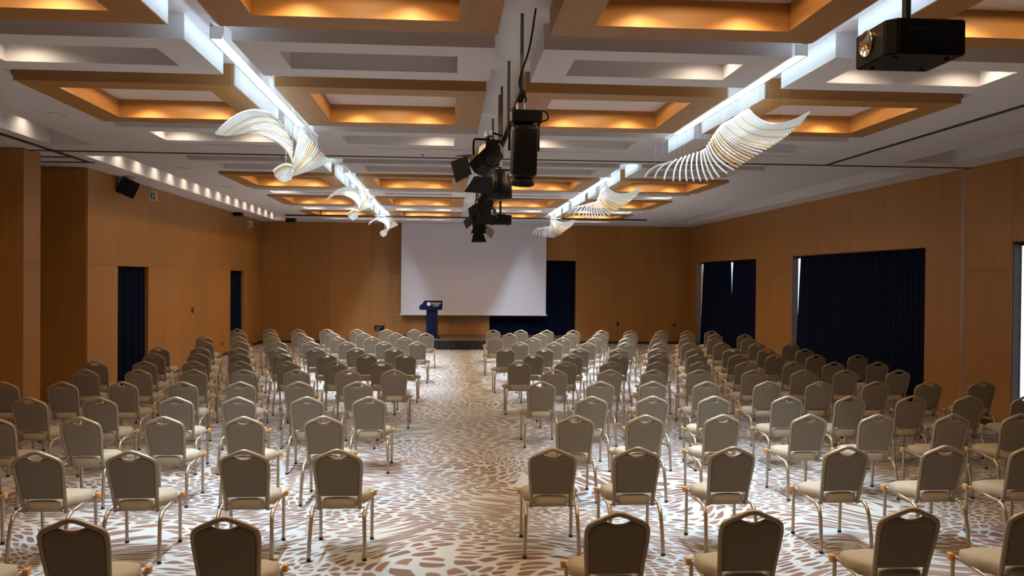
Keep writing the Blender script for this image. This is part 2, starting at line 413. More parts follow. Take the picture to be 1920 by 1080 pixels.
# ------------------------------------------------------------------ walls built of veneer panels
PT = 0.018; GAP = 0.004
panel_cache = {}
def panel(parent, kind, a0, a1, z0, z1, face, sgn):
    """kind 'x': wall of constant x (a = y); kind 'y': wall of constant y (a = x). sgn: room side"""
    key = (kind, round(a1-a0, 3), round(z1-z0, 3))
    if key not in panel_cache:
        bm = bmesh.new(); h = (a1-a0)/2-GAP/2; zz = (z1-z0)-GAP
        if kind == 'x': box(bm, -PT/2, PT/2, -h, h, 0, zz)
        else: box(bm, -h, h, -PT/2, PT/2, 0, zz)
        bmesh.ops.recalc_face_normals(bm, faces=bm.faces)
        bmesh.ops.bevel(bm, geom=bm.edges[:], offset=0.0025, segments=1, affect='EDGES')
        panel_cache[key] = mesh_from(bm, 'wall_panel')
    o = link('wall_panel', panel_cache[key], G['wall_wood'], parent)
    c = (a0+a1)/2
    o.location = (face + sgn*PT/2, c, z0+GAP/2) if kind == 'x' else (c, face + sgn*PT/2, z0+GAP/2)
    return o
def panel_run(parent, kind, a0, a1, z0, z1, face, sgn, w=1.22):
    n = max(1, round((a1-a0)/w)); st = (a1-a0)/n
    for i in range(n): panel(parent, kind, a0+i*st, a0+(i+1)*st, z0, z1, face, sgn)
def wall_holes(name, kind, a0, a1, face, thick, sgn, holes, label, w=1.22):
    """backing wall with openings + panels. holes: (b0,b1,top)"""
    bm = bmesh.new()
    lo, hi = (face-thick, face) if sgn > 0 else (face, face+thick)
    def seg(p, q, z0, z1):
        if kind == 'x': box(bm, lo, hi, p, q, z0, z1)
        else: box(bm, p, q, lo, hi, z0, z1)
    cur = a0
    for b0, b1, top in sorted(holes):
        if b0 > cur: seg(cur, b0, 0, ZC)
        seg(b0, b1, top, ZC); cur = b1
    if cur < a1: seg(cur, a1, 0, ZC)
    o = struct(obj(name, bm, G['wall_wood']), label)
    top = ZC-0.012; cur = a0
    for b0, b1, hz in sorted(holes)+[(a1, a1, 0)]:
        if b0 > cur+0.02:
            panel_run(o, kind, cur, b0, 0.0, SEAM, face, sgn, w); panel_run(o, kind, cur, b0, SEAM, top, face, sgn, w)
        if b1 > b0: panel_run(o, kind, b0, b1, hz, top, face, sgn, w)
        cur = b1
    return o
DOORS_L = [(16.74, 18.40, 2.41), (25.15, 26.76, 2.41)]
WINS_R = [(8.2, 12.24, 2.85), (14.58, 20.46, 2.85), (22.94, 28.53, 2.85)]
wl = wall_holes('wall_left', 'x', 15.36, YB, XL, 0.45, 1, DOORS_L, 'honey veneer panelled wall with two curtained doorways')
# reveals of the pockets and the pier between them
bm = bmesh.new()
box(bm, XLN-0.2, XL-0.46, 15.36, 15.6, 0, ZC); box(bm, XLN-0.2, XLN, YN, 15.36, 0, ZC)
box(bm, XLN, XL-0.0, 13.14, 13.65, 0, ZC)
pocket = struct(obj('wall_pocket', bm, G['wall_wood']), 'veneered pier and pocket for the folding partition')
panel_run(pocket, 'y', XLN, XL, 0, SEAM, 15.36, -1, 1.3); panel_run(pocket, 'y', XLN, XL, SEAM, ZC-0.012, 15.36, -1, 1.3)
panel_run(pocket, 'y', XLN, XL, 0, SEAM, 13.14, -1, 1.3); panel_run(pocket, 'y', XLN, XL, SEAM, ZC-0.012, 13.14, -1, 1.3)
panel(pocket, 'x', 13.12, 13.65, 0, SEAM, XL, 1); panel(pocket, 'x', 13.12, 13.65, SEAM, ZC-0.012, XL, 1)
panel_run(pocket, 'x', YN, 13.1, 0, SEAM, XLN, 1, 1.3); panel_run(pocket, 'x', YN, 13.1, SEAM, ZC-0.012, XLN, 1, 1.3)
wr = wall_holes('wall_right', 'x', YN, YB, XR, 0.135, -1, WINS_R, 'honey veneer panelled wall with tall curtained windows', 1.47)
wb = wall_holes('wall_back', 'y', XL-0.45, XR+0.45, YB, 0.5, -1, [(1.43, 4.42, 2.88)], 'honey veneer panelled wall behind the projection screen', 1.35)
bm = bmesh.new(); box(bm, XLN-0.2, XR+0.6, YN-0.2, YN, 0, ZC)
wn = struct(obj('wall_near', bm, G['wall_wood']), 'honey veneer wall behind the camera')
# dark baseboards
def baseboard(nm, b, label):
    bm = bmesh.new(); box(bm, *b); return struct(obj(nm, bm, G['socket_brown']), label)
baseboard('baseboard_back_left', (XL, 1.43, YB-PT-0.012, YB-PT, 0, 0.09), 'dark baseboard along the back wall left of the curtain')
baseboard('baseboard_back_right', (4.42, XR, YB-PT-0.012, YB-PT, 0, 0.09), 'dark baseboard along the back wall right of the curtain')
baseboard('baseboard_left_near', (XL+PT, XL+PT+0.012, 15.38, 16.74, 0, 0.09), 'dark baseboard before the near doorway')
baseboard('baseboard_left_mid', (XL+PT, XL+PT+0.012, 18.40, 25.15, 0, 0.09), 'dark baseboard between the two doorways')
baseboard('baseboard_left_far', (XL+PT, XL+PT+0.012, 26.76, YB-0.04, 0, 0.09), 'dark baseboard beside the far doorway')
baseboard('baseboard_right_mid', (XR-PT-0.012, XR-PT, 20.46, 22.94, 0, 0.09), 'dark baseboard between the far windows')
baseboard('baseboard_right_near', (XR-PT-0.012, XR-PT, 12.24, 13.42, 0, 0.09), 'dark baseboard beside the metal channel')

# ------------------------------------------------------------------ curtains
def curtain(name, kind, a0, a1, face, z0, z1, mat, label, cat='curtain', pleat=0.16, amp=0.045, top_in=(0, 0), bot_in=(0, 0), group=None, pw=(1, 1)):
    """pleated cloth; top_in / bot_in: pull the two ends inwards at the head / the hem"""
    n = max(12, int((a1-a0)/pleat*8)); rows = 8
    bm = bmesh.new(); grid = []
    rnd = random.Random(int(abs(a0*100+face*10)))
    ph = [rnd.uniform(0, 6.28) for _ in range(4)]
    for r in range(rows+1):
        v = r/rows; z = z0 + (z1-z0)*v
        s0 = a0 + bot_in[0]*(1-v) + top_in[0]*v**pw[0]; s1 = a1 - bot_in[1]*(1-v) - top_in[1]*v**pw[1]
        row = []
        for i in range(n+1):
            u = i/n; a = s0 + (s1-s0)*u
            k = 2*math.pi*(a1-a0)*u/pleat
            d = amp*(math.sin(k + 0.5*math.sin(k*0.23+ph[0])) + 0.35*math.sin(k*0.41+ph[1]))*(0.75+0.35*(1-v))
            row.append(bm.verts.new((face+d, a, z) if kind == 'x' else (a, face+d, z)))
        grid.append(row)
    for r in range(rows):
        for i in range(n): bm.faces.new((grid[r][i], grid[r][i+1], grid[r+1][i+1], grid[r+1][i]))
    bmesh.ops.recalc_face_normals(bm, faces=bm.faces)
    bmesh.ops.solidify(bm, geom=bm.faces[:], thickness=0.004)
    o = obj(name, bm, G[mat], None, True)
    return tag(o, label, cat, group)
curtain('door_curtain', 'x', 16.76, 18.38, XL-0.075, 0.015, 2.39, 'navy_velvet', 'navy velvet curtain in the doorway nearest the pier on the left wall')
curtain('door_curtain', 'x', 25.17, 26.74, XL-0.075, 0.015, 2.39, 'navy_velvet', 'navy velvet curtain in the far doorway close to the back corner')
curtain('stage_curtain', 'y', 1.45, 4.40, YB+0.16, 0.015, 2.86, 'navy_velvet', 'navy velvet curtain in the wall opening beside the projection screen', pleat=0.19)
XW = XR+0.062
curtain('window_curtain', 'x', 14.60, 20.40, XW, 0.015, 2.83, 'navy_velvet', 'wide navy curtain over the window between the metal channel and the wall pier', pleat=0.20, amp=0.022, top_in=(0, 0.26), bot_in=(0, 0.0))
curtain('window_curtain', 'x', 22.96, 25.165, XW, 0.015, 2.83, 'navy_velvet', 'near half of the parted navy curtains over the far window', pleat=0.18, amp=0.022, top_in=(0, 0.10), bot_in=(0, 0.0), pw=(1, 5))
curtain('window_curtain', 'x', 25.175, 28.46, XW, 0.015, 2.83, 'navy_velvet', 'far half of the parted navy curtains over the far window', pleat=0.18, amp=0.022, top_in=(0.10, 0.36), bot_in=(0.0, 0.05), pw=(5, 1))
curtain('window_curtain', 'x', 8.22, 12.05, XW, 0.015, 2.83, 'navy_velvet', 'navy curtain at the right edge of the picture', pleat=0.20, amp=0.022, top_in=(0, 0.06), bot_in=(0, 0.0))
# added backing plates stop light leaking through the openings behind the cloth
for i, (y0, y1, top) in enumerate(DOORS_L):
    bm = bmesh.new(); box(bm, XL-0.44, XL-0.39, y0, y1, 0, top)
    struct(obj('door_%d' % (i+1), bm, G['socket_brown']), ['dark door leaf behind the near doorway curtain', 'dark door leaf behind the far doorway curtain'][i])
bm = bmesh.new(); box(bm, 1.43, 4.42, YB+0.42, YB+0.48, 0, 2.88)  # added plate, blocks light behind the stage curtain
struct(obj('door_3', bm, G['socket_brown']), 'dark door behind the curtain beside the screen')
# windows: frame and panes behind the curtains
for i, (y0, y1, top) in enumerate(WINS_R):
    bm = bmesh.new(); x = XR+0.105; f = 0.06
    box(bm, x, x+0.028, y0, y1, 0, f); box(bm, x, x+0.028, y0, y1, top-f, top)
    nmul = 4
    for k in range(nmul+1):
        c = y0 + (y1-y0)*k/nmul; fw = f/2 if 0 < k < nmul else 0.012; box(bm, x+0.001, x+0.027, max(y0, c-fw), min(y1, c+fw), f, top-f)
    for (q0, q1) in ((y0, y0+0.008), (y1-0.008, y1)): box(bm, XR+0.0, x, q0, q1, 0.001, top-0.001)
    w = struct(obj('window_%d' % (i+1), bm, G['socket_brown']), ['tall window at the right edge of the room', 'wide window behind the long navy curtain', 'window behind the parted navy curtains'][i])
    for k in range(nmul):
        bm = bmesh.new(); box(bm, x+0.010, x+0.016, y0+(y1-y0)*k/nmul+(f/2 if k else 0.012), y0+(y1-y0)*(k+1)/nmul-(f/2 if k < nmul-1 else 0.012), f, top-f)
        obj('pane', bm, G['window_glass'], w)

# ------------------------------------------------------------------ chairs
def build_chair():
    """faces +Y; origin on the floor in the middle of the four feet"""
    root = empty('banquet_chair')
    lean = 0.30
    def bk(u, w, d=0.0): return Vector((u, -0.140-(w-0.40)*lean+d, w))
    # seat cushion
    bm = bmesh.new(); nx, ny = 12, 12; top = []; hw = 0.222
    def outline(s, t):   # s,t in [-1,1] -> rounded plan shape, wider at the front
        e = 5.0; r = (abs(s)**e + abs(t)**e)**(1/e); m = max(abs(s), abs(t))
        k = (m/r) if r > 0 else 1
        g = min(1.0, max(0.0, (t+0.62)/0.75)); g = g*g*(3-2*g)
        return s*k*(0.143+0.080*g), 0.030 + t*k*0.225
    rows = []
    for j in range(ny+1):
        row = []
        for i in range(nx+1):
            s, t = -1+2*i/nx, -1+2*j/ny
            x, y = outline(s, t); m = max(abs(s), abs(t))
            z = 0.482 - 0.022*m**8 - 0.006*m*m
            row.append(bm.verts.new((x, y, z)))
        rows.append(row)
    for j in range(ny):
        for i in range(nx): bm.faces.new((rows[j][i], rows[j][i+1], rows[j+1][i+1], rows[j+1][i]))
    rim = [rows[0][i] for i in range(nx+1)] + [rows[j][nx] for j in range(1, ny+1)] + [rows[ny][i] for i in range(nx-1, -1, -1)] + [rows[j][0] for j in range(ny-1, 0, -1)]
    lo = [bm.verts.new((v.co.x*1.01, v.co.y, 0.400)) for v in rim]; lo2 = [bm.verts.new((v.co.x*0.97, 0.030+(v.co.y-0.030)*0.97, 0.388)) for v in rim]
    n = len(rim)
    for A, B in ((rim, lo), (lo, lo2)):
        for i in range(n): bm.faces.new((A[i], B[i], B[(i+1) % n], A[(i+1) % n]))
    bm.faces.new(lo2)
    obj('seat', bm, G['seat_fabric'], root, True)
    # back outline, half
    half = [(0.167, 0.372), (0.169, 0.45), (0.176, 0.56), (0.185, 0.66), (0.1885, 0.725), (0.1870, 0.762), (0.1750, 0.791), (0.1450, 0.812), (0.090, 0.836), (0.040, 0.857), (0.014, 0.865), (0.0, 0.866)]
    half = [(u*0.955, w) for u, w in half]
    path = [bk(-u, w) for u, w in half] + [bk(u, w) for u, w in half[-2::-1]]
    path = smooth_path(path, 3)
    bm = bmesh.new(); tube(bm, path, 0.0165, 8, ref=(0, 1, 0))
    obj('back_frame', bm, G['frame_wrap'], root, True)
    # padded panel inside the frame, dipping under the hand hold
    ins = 0.012
    left = [(-(u-ins), w) for u, w in half if 0.50 < w < 0.78]
    tl = [(-0.153, 0.786), (-0.123, 0.805), (-0.090, 0.816), (-0.062, 0.808), (-0.032, 0.799), (0.0, 0.796)]
    pts = [(-0.150, 0.482)] + left + tl
    pts = pts + [(-u, w) for u, w in pts[-2::-1]]
    bm = bmesh.new()
    cen = (0.0, 0.64)
    def ring(sc, d): return [bm.verts.new(bk(cen[0]+(u-cen[0])*sc, cen[1]+(w-cen[1])*sc, d)) for u, w in pts]
    r = [ring(0.90, -0.019), ring(0.985, -0.014), ring(1.0, 0.0), ring(0.985, 0.016), ring(0.88, 0.026)]
    k = len(pts)
    for A, B in zip(r, r[1:]):
        for i in range(k): bm.faces.new((A[i], A[(i+1) % k], B[(i+1) % k], B[i]))
    for q, d in ((r[0], -0.020), (r[-1], 0.027)):
        c = bm.verts.new(bk(cen[0], cen[1], d))
        for i in range(k): bm.faces.new((q[i], q[(i+1) % k], c))
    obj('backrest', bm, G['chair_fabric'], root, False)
    # lip of the hand hold
    bm = bmesh.new(); tube(bm, smooth_path([bk(u, w) for u, w in [(-0.092, 0.826), (-0.06, 0.811), (-0.03, 0.801), (0, 0.798), (0.03, 0.801), (0.06, 0.811), (0.092, 0.826)]], 2), 0.006, 6)
    obj('hand_hold_lip', bm, G['frame_wrap'], root, True)
    # legs: shared meshes mirrored by scale-free construction
    for s in (-1, 1):
        bm = bmesh.new()
        tube(bm, smooth_path([(s*0.2175, -0.278, 0.012), (s*0.2145, -0.262, 0.15), (s*0.2085, -0.235, 0.29), (s*0.206, -0.205, 0.350), (s*0.209, -0.150, 0.378)], 3), 0.0160, 8)
        obj('leg', bm, G['champagne_metal'], root, True)
        bm = bmesh.new()
        tube(bm, smooth_path([(s*0.2145, 0.275, 0.012), (s*0.2155, 0.270, 0.20), (s*0.2165, 0.262, 0.375), (s*0.2165, 0.245, 0.402), (s*0.2160, 0.205, 0.408)], 3), 0.0145, 8)
        obj('leg', bm, G['champagne_metal'], root, True)
        bm = bmesh.new(); tube(bm, [(s*0.209, -0.152, 0.378), (s*0.213, 0.03, 0.396), (s*0.216, 0.207, 0.408)], 0.011, 8)
        obj('side_rail', bm, G['champagne_metal'], root, True)
        for yy, xx in ((-0.279, 0.2177), (0.2755, 0.2143)):
            bm = bmesh.new(); tube(bm, [(s*xx, yy, 0.0), (s*xx, yy, 0.018)], 0.0175, 8)
            obj('foot_cap', bm, G['rubber'], root, True)
        bm = bmesh.new()
        rbox(bm, min(s*0.226, s*0.258), max(s*0.226, s*0.258), 0.222, 0.272, 0.385, 0.432, 0.007, 2)
        obj('linking_clip', bm, G['clip_plastic'], root, True)
    # under-frame bar
    bm = bmesh.new(); tube(bm, [(-0.212, 0.10, 0.393), (0.212, 0.10, 0.393)], 0.008, 6); obj('seat_bar', bm, G['champagne_metal'], root, True)
    bm = bmesh.new(); tube(bm, [(-0.209, -0.13, 0.380), (0.209, -0.13, 0.380)], 0.008, 6); obj('seat_bar', bm, G['champagne_metal'], root, True)
    return root
ROWY = [4.88, 6.75, 8.38, 9.75, 11.19, 12.68, 13.92, 15.33, 16.64, 18.22, 19.70, 21.17, 22.58]
ROWX = [
 ([-2.80, -2.07, -1.24], [0.99, 1.80, 2.77, 3.58]),
 ([-3.86, -3.12, -2.43, -1.58, -0.85], [0.85, 1.53, 2.31, 3.27, 4.10, 4.86]),
 ([-4.27, -3.48, -2.71, -1.95, -1.19], [1.27, 1.97, 2.76, 3.66, 4.39, 5.18, 5.91]),
 ([-4.59, -3.85, -3.03, -2.33, -1.58, -0.88], [1.66, 2.39, 3.12, 4.00, 4.76, 5.51, 6.23, 6.97]),
 ([-5.60, -4.87, -4.13, -3.39, -2.66, -1.91, -1.16], [1.24, 2.03, 2.73, 3.47, 4.31, 5.04, 5.82, 6.56, 7.34]),
 ([-5.20, -4.46, -3.69, -2.95, -2.21, -1.46, -0.79], [1.61, 2.44, 3.11, 3.82, 4.66, 5.44, 6.12, 6.95]),
 ([-5.55, -4.80, -4.04, -3.31, -2.57, -1.81, -1.06], [1.18, 1.94, 2.70, 3.48, 4.20, 4.98, 5.82, 6.50, 7.27]),
 ([-5.13, -4.38, -3.66, -2.93, -2.16, -1.45, -0.75], [1.55, 2.27, 3.11, 3.86, 4.57, 5.34, 6.05, 6.81, 7.62]),
 ([-5.47, -4.70, -4.00, -3.26, -2.53, -1.77, -1.04], [1.13, 1.89, 2.61, 3.37, 4.15, 4.91, 5.67, 6.39, 7.17]),
 ([-5.06, -4.34, -3.56, -2.88, -2.13, -1.35, -0.64], [1.55, 2.29, 3.02, 3.85, 4.62, 5.26, 5.98, 6.76, 7.52]),
 ([-5.48, -4.74, -3.97, -3.22, -2.51, -1.73, -0.99], [1.09, 1.97, 2.67, 3.43, 4.18, 4.93, 5.63, 6.30, 7.13]),
 ([-5.05, -4.31, -3.62, -2.83, -2.07, -1.28, -0.54], [1.53, 2.30, 3.04, 3.79, 4.58, 5.34, 6.05, 6.77, 7.53]),
 ([-5.44, -4.62, -3.90, -3.16, -2.38, -1.60, -0.87], [1.20, 1.93, 2.63, 3.34, 4.12, 4.89, 5.74, 6.45, 7.12])]
ORD = ['', 'first', 'second', 'third', 'fourth', 'fifth', 'sixth', 'seventh', 'eighth', 'ninth', 'tenth', 'eleventh', 'twelfth', 'thirteenth']
proto = build_chair(); used = False
rc = random.Random(3)
for ri, (ls, rs) in enumerate(ROWX):
    rown = 'nearest row' if ri == 0 else 'farthest row' if ri == len(ROWX)-1 else ORD[ri+1]+' row from camera'
    for side, xs in (('left', ls[::-1]), ('right', rs)):
        for k, x in enumerate(xs):
            if used: c = copy_tree(proto)
            else: c = proto; used = True
            c.location = (x, ROWY[ri]+0.275+rc.uniform(-0.012, 0.012), 0)
            c.rotation_euler = (0, 0, math.radians(rc.uniform(-1.6, 1.6)))
            seat = 'aisle seat' if k == 0 else ORD[k+1]+' seat from aisle'
            tag(c, 'taupe banquet chair %s of aisle, %s, %s' % (side, rown, seat), 'chair', 'banquet chairs in rows facing the stage')

# ------------------------------------------------------------------ hanging glass sculptures over the slots
def unproject(px, py, Y):
    d = _F + _R*((px-960)/F_PX) - _U*((py-540)/F_PX)
    return Vector((0, 0, CAM_Z)) + d*(Y/d.y)
# outline of each rod in the plane it hangs in: worked out from the first sculpture of each row,
# stored as real positions (x across, y along the slot, z up) relative to the sculpture's near end
def rods_right():
    K = [(0.00, (1403,204.6), (1452,233), (1518,210), 8.10), (0.15, (1387,212), (1427,241), (1498,235.6), 8.45), (0.30, (1372,223), (1409,252), (1469,259), 8.80),
         (0.45, (1354,232), (1383,261), (1441,277.5), 9.15), (0.55, (1345,243), (1368,272), (1410,296), 9.42), (0.65, (1336,256), (1350,286), (1388,310), 9.68),
         (0.70, (1328,268), (1343,298), (1374,320), 9.85), (0.75, (1322,279), (1330,307), (1345,334), 10.0), (0.80, (1314,283), (1315,312), (1324,339.5), 10.15),
         (0.86, (1297,288.5), (1291,314), (1294,339.5), 10.45), (0.93, (1277,296), (1264,314), (1259,339.5), 10.9), (1.0, (1250,306), (1224,315), (1209,332), 11.4)]
    return [(t, unproject(*a, Y), unproject(*b, Y+0.03), unproject(*c, Y+0.06)) for t, a, b, c, Y in K]
def rods_left():
    A = [(0.00, (506,213), (455,211), (404,251), 8.10), (0.20, (525,228), (480,221), (420,254), 8.55), (0.35, (538,248), (495,234), (440,252), 9.0),
         (0.45, (547,268), (511,250), (462,249), 9.3), (0.53, (549,290), (525,268), (490,253), 9.55), (0.60, (549,310), (540,284), (516,263), 9.8)]
    B = [(0.601, (549,312), (532,309), (512,321), 9.95), (0.64, (548,316), (532,318), (516,331), 10.02), (0.67, (547,320), (535,328), (523,338), 10.08), (0.70, (547,321), (541,332), (532,343), 10.15), (0.72, (549,320), (547,330), (544,338), 10.2)]
    C = [(0.721, (564,240), (556,280), (547,316), 10.3), (0.80, (578,256), (566,290), (548,320), 10.6), (0.88, (594,276), (576,302), (548,324), 10.95), (0.95, (609,291), (584,311), (547,327), 11.3), (1.0, (620,301), (588,316), (546,330), 11.55)]
    return [[(t, unproject(*a, Y), unproject(*b, Y+0.03), unproject(*c, Y+0.06)) for t, a, b, c, Y in g] for g in (A, B, C)]
def lerp_keys(K, t):
    for (t0, *p0), (t1, *p1) in zip(K, K[1:]):
        if t <= t1+1e-9:
            f = (t-t0)/(t1-t0); return [a.lerp(b, f) for a, b in zip(p0, p1)]
    return list(K[-1][1:])
def make_rods(groups, counts, origin):
    out = []
    for K, n in zip(groups, counts):
        for i in range(n):
            t = K[0][0] + (K[-1][0]-K[0][0])*i/(n-1)
            a, b, c = lerp_keys(K, t)
            pts = []
            ctl = b*2 - (a+c)*0.5
            for k in range(11):
                u = k/10; pts.append((a*(1-u)**2 + ctl*2*u*(1-u) + c*u*u) - origin)
            out.append((t, pts))
    return out
OR_R = Vector((2.95, 8.10, 0)); OR_L = Vector((-1.86, 8.10, 0))
RODS = {'r': make_rods([rods_right()], [40], OR_R), 'l': make_rods(rods_left(), [24, 12, 19], OR_L)}
rod_mesh = {}
for sd, lst in RODS.items():
    rod_mesh[sd] = []
    rr = random.Random(5)
    for t, pts in lst:
        bm = bmesh.new(); tube(bm, pts, 0.0105, 6)
        rod_mesh[sd].append((mesh_from(bm, 'glass_rod', True), 'amber_rod' if rr.random() < 0.17 else 'glass_rod'))
def chandelier(sd, y0, zoff, label):
    ox = OR_R.x if sd == 'r' else OR_L.x
    slot = 2.9485 if sd == 'r' else -1.86
    root = empty('glass_chandelier', (ox, y0, zoff))
    tag(root, label, 'chandelier', 'wave-shaped glass chandeliers in the light slots')
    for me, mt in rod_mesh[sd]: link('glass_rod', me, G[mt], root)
    # suspension wires
    bm = bmesh.new()
    rw = random.Random(11)
    for t, pts in RODS[sd]:
        for k in ((0, 4, 7) if t < 0.5 else (0, 4)):
            p = pts[k]
            wx, wy = p.x + ox, p.y + y0
            inside = abs(wx-slot) < 0.17
            gapd = (7.93-8.1 < p.y < 8.29-8.1)
            if not (inside or gapd): continue
            tube(bm, [(p.x, p.y, p.z), (p.x, p.y, Z2-zoff)], 0.0016, 3, caps=False)
    tag(obj('suspension_wires', bm, G['chrome'], root), kind='stuff')
    # canopy plate on the slot ceiling
    bm = bmesh.new(); rbox(bm, slot-ox-0.15, slot-ox+0.15, -0.05, 3.35, Z2-zoff-0.015, Z2-zoff, 0.005, 1)
    obj('canopy_plate', bm, G['white_plastic'], root)
    return root
chandelier('l', 8.10, 0.0, 'large wave of white glass rods hanging nearest in the left light slot')
chandelier('l', 15.40, 0.06, 'middle wave of white glass rods in the left light slot')
chandelier('l', 23.50, 0.12, 'smallest farthest wave of white glass rods in the left light slot')
chandelier('r', 8.10, 0.0, 'large wave of white glass rods hanging nearest in the right light slot')
chandelier('r', 15.50, 0.05, 'middle wave of white glass rods in the right light slot')
chandelier('r', 23.60, 0.05, 'smallest farthest wave of white glass rods in the right light slot')

# ------------------------------------------------------------------ projection screen, stage, lectern
YS = 28.95
sx0, sx1 = -1.58, 3.33
root = tag(empty('projection_screen', ((sx0+sx1)/2, YS, 0.98)), 'large white projection screen lowered from the ceiling', 'screen')
hw = (sx1-sx0)/2
bm = bmesh.new(); box(bm, -hw, hw, -0.002, 0.002, 0.03, ZC-0.985); obj('screen_cloth', bm, G['screen_fabric'], root)
bm = bmesh.new(); rbox(bm, -hw-0.05, hw+0.05, -0.022, 0.022, 0.0, 0.045, 0.012, 2); obj('weight_bar', bm, G['white_plastic'], root, True)
# stage
root = tag(empty('stage', (1.2, 27.9, 0)), 'low stage with dark wooden top and black pleated skirt', 'stage')
bm = bmesh.new(); rbox(bm, -2.75, 2.85, -1.16, 1.02, 0.28, 0.33, 0.006, 1); obj('platform', bm, G['stage_wood'], root)
bm = bmesh.new()
for xx in (-2.6, -0.9, 0.9, 2.7):
    for yy in (-1.0, 0.9): tube(bm, [(xx, yy, 0), (xx, yy, 0.28)], 0.02, 8)
tag(obj('support_legs', bm, G['black_metal'], root))
bm = bmesh.new(); n = 260; lo = []; hi = []
for i in range(n+1):
    x = -2.74+5.58*i/n; d = 0.018*math.sin(i*0.75)+0.008*math.sin(i*0.31)
    lo.append(bm.verts.new((x, -1.17+d*1.5, 0.01))); hi.append(bm.verts.new((x, -1.155+d*0.5, 0.279)))
for i in range(n): bm.faces.new((lo[i], lo[i+1], hi[i+1], hi[i]))
obj('skirt', bm, G['black_skirt'], root, True)
# lectern
root = tag(empty('lectern', (-0.52, 27.35, 0.33), 0.0), 'dark blue lectern with white round logo standing on the stage', 'lectern')
bm = bmesh.new(); rbox(bm, -0.26, 0.27, -0.22, 0.22, 0.0, 0.035, 0.008, 1); obj('base', bm, G['lectern_blue'], root)
bm = bmesh.new(); prism(bm, [(-0.165, 0.035), (0.195, 0.035), (0.195, 0.90), (-0.165, 0.90)], 'y', -0.12, 0.13); obj('column', bm, G['lectern_blue'], root)
bm = bmesh.new(); prism(bm, [(-0.22, 0.90), (0.325, 0.90), (0.345, 0.97), (0.345, 1.195), (-0.22, 1.195)], 'y', -0.20, -0.16); obj('front_panel', bm, G['lectern_blue'], root)
bm = bmesh.new(); prism(bm, [(-0.215, 0.90), (-0.385, 0.90), (-0.385, 1.03), (-0.30, 1.075), (-0.255, 1.15), (-0.215, 1.195)], 'y', -0.185, 0.20); obj('side_wing', bm, G['lectern_blue'], root)
bm = bmesh.new(); prism(bm, [(-0.16, 1.16), (0.22, 1.02), (0.22, 0.99), (-0.16, 1.13)], 'x', -0.21, 0.335); obj('reading_top', bm, G['lectern_blue'], root)
bm = bmesh.new(); lathe(bm, [(0.062, -0.0015), (0.062, 0.0015)], 24, Matrix.Translation((-0.085, -0.2025, 1.085)), 'y')
logo = obj('round_logo', bm, G['print_white'], root)
bm = bmesh.new()
prism(bm, [(-0.070, 1.045), (-0.058, 1.045), (-0.058, 1.125), (-0.070, 1.125)], 'y', -0.2048, -0.204)
prism(bm, [(-0.050, 1.058), (-0.042, 1.070), (-0.042, 1.10), (-0.050, 1.112)], 'y', -0.2048, -0.204)
obj('logo_mark', bm, G['lectern_blue'], root)
bm = bmesh.new(); rl = random.Random(2)
def glyphs(x0, x1, z, h, n):
    st = (x1-x0)/n
    for i in range(n):
        a = x0+st*i
        box(bm, a, a+st*0.28, -0.2022, -0.2005, z, z+h)
        if i % 3 != 1: box(bm, a+st*0.28, a+st*0.74, -0.2022, -0.2005, z+h*0.78, z+h)
        if i % 2 == 0: box(bm, a+st*0.28, a+st*0.70, -0.2022, -0.2005, z+h*0.40, z+h*0.58)
        if i % 4 != 2: box(bm, a+st*0.28, a+st*0.74, -0.2022, -0.2005, z, z+h*0.2)
glyphs(0.0, 0.30, 1.092, 0.036, 10); glyphs(0.02, 0.055, 1.058, 0.020, 2); glyphs(0.10, 0.245, 1.058, 0.020, 6); glyphs(0.06, 0.24, 1.014, 0.026, 7)
obj('lettering', bm, G['print_white'], root)

# ------------------------------------------------------------------ small wall fittings
def wallbox(name, loc, size, mat, label, cat, r=0.004, group=None):
    bm = bmesh.new(); sx, sy, sz = size; rbox(bm, -sx/2, sx/2, -sy/2, sy/2, -sz/2, sz/2, r, 1)
    o = obj(name, bm, G[mat]); o.location = loc; return tag(o, label, cat, group)
root = tag(empty('wall_sign', (-2.33, YB-PT-0.012, 0.52)), 'small black sign with two pale lines low on the back wall', 'sign')
bm = bmesh.new(); rbox(bm, -0.17, 0.17, -0.012, 0.010, -0.085, 0.085, 0.004, 1); obj('sign_board', bm, G['black_plastic'], root)
bm = bmesh.new(); box(bm, -0.125, 0.085, -0.0135, -0.0115, 0.022, 0.036); box(bm, -0.125, 0.015, -0.0135, -0.0115, -0.046, -0.026); obj('sign_lines', bm, G['aluminium'], root)
wallbox('thermostat', (XL+PT+0.012, 21.47, 1.40), (0.024, 0.10, 0.14), 'socket_brown', 'small dark control plate between the two left doorways', 'control')
wallbox('wall_socket', (XL+PT+0.010, 24.26, 0.36), (0.018, 0.09, 0.09), 'socket_brown', 'dark wall socket beside the far left doorway', 'socket', group='wall sockets')
wallbox('wall_socket', (5.91, YB-PT-0.010, 0.69), (0.10, 0.018, 0.10), 'socket_brown', 'dark wall socket on the back wall nearer the stage curtain', 'socket', group='wall sockets')
wallbox('wall_socket', (7.91, YB-PT-0.010, 0.66), (0.10, 0.018, 0.10), 'socket_brown', 'dark wall socket on the back wall nearer the right corner', 'socket', group='wall sockets')
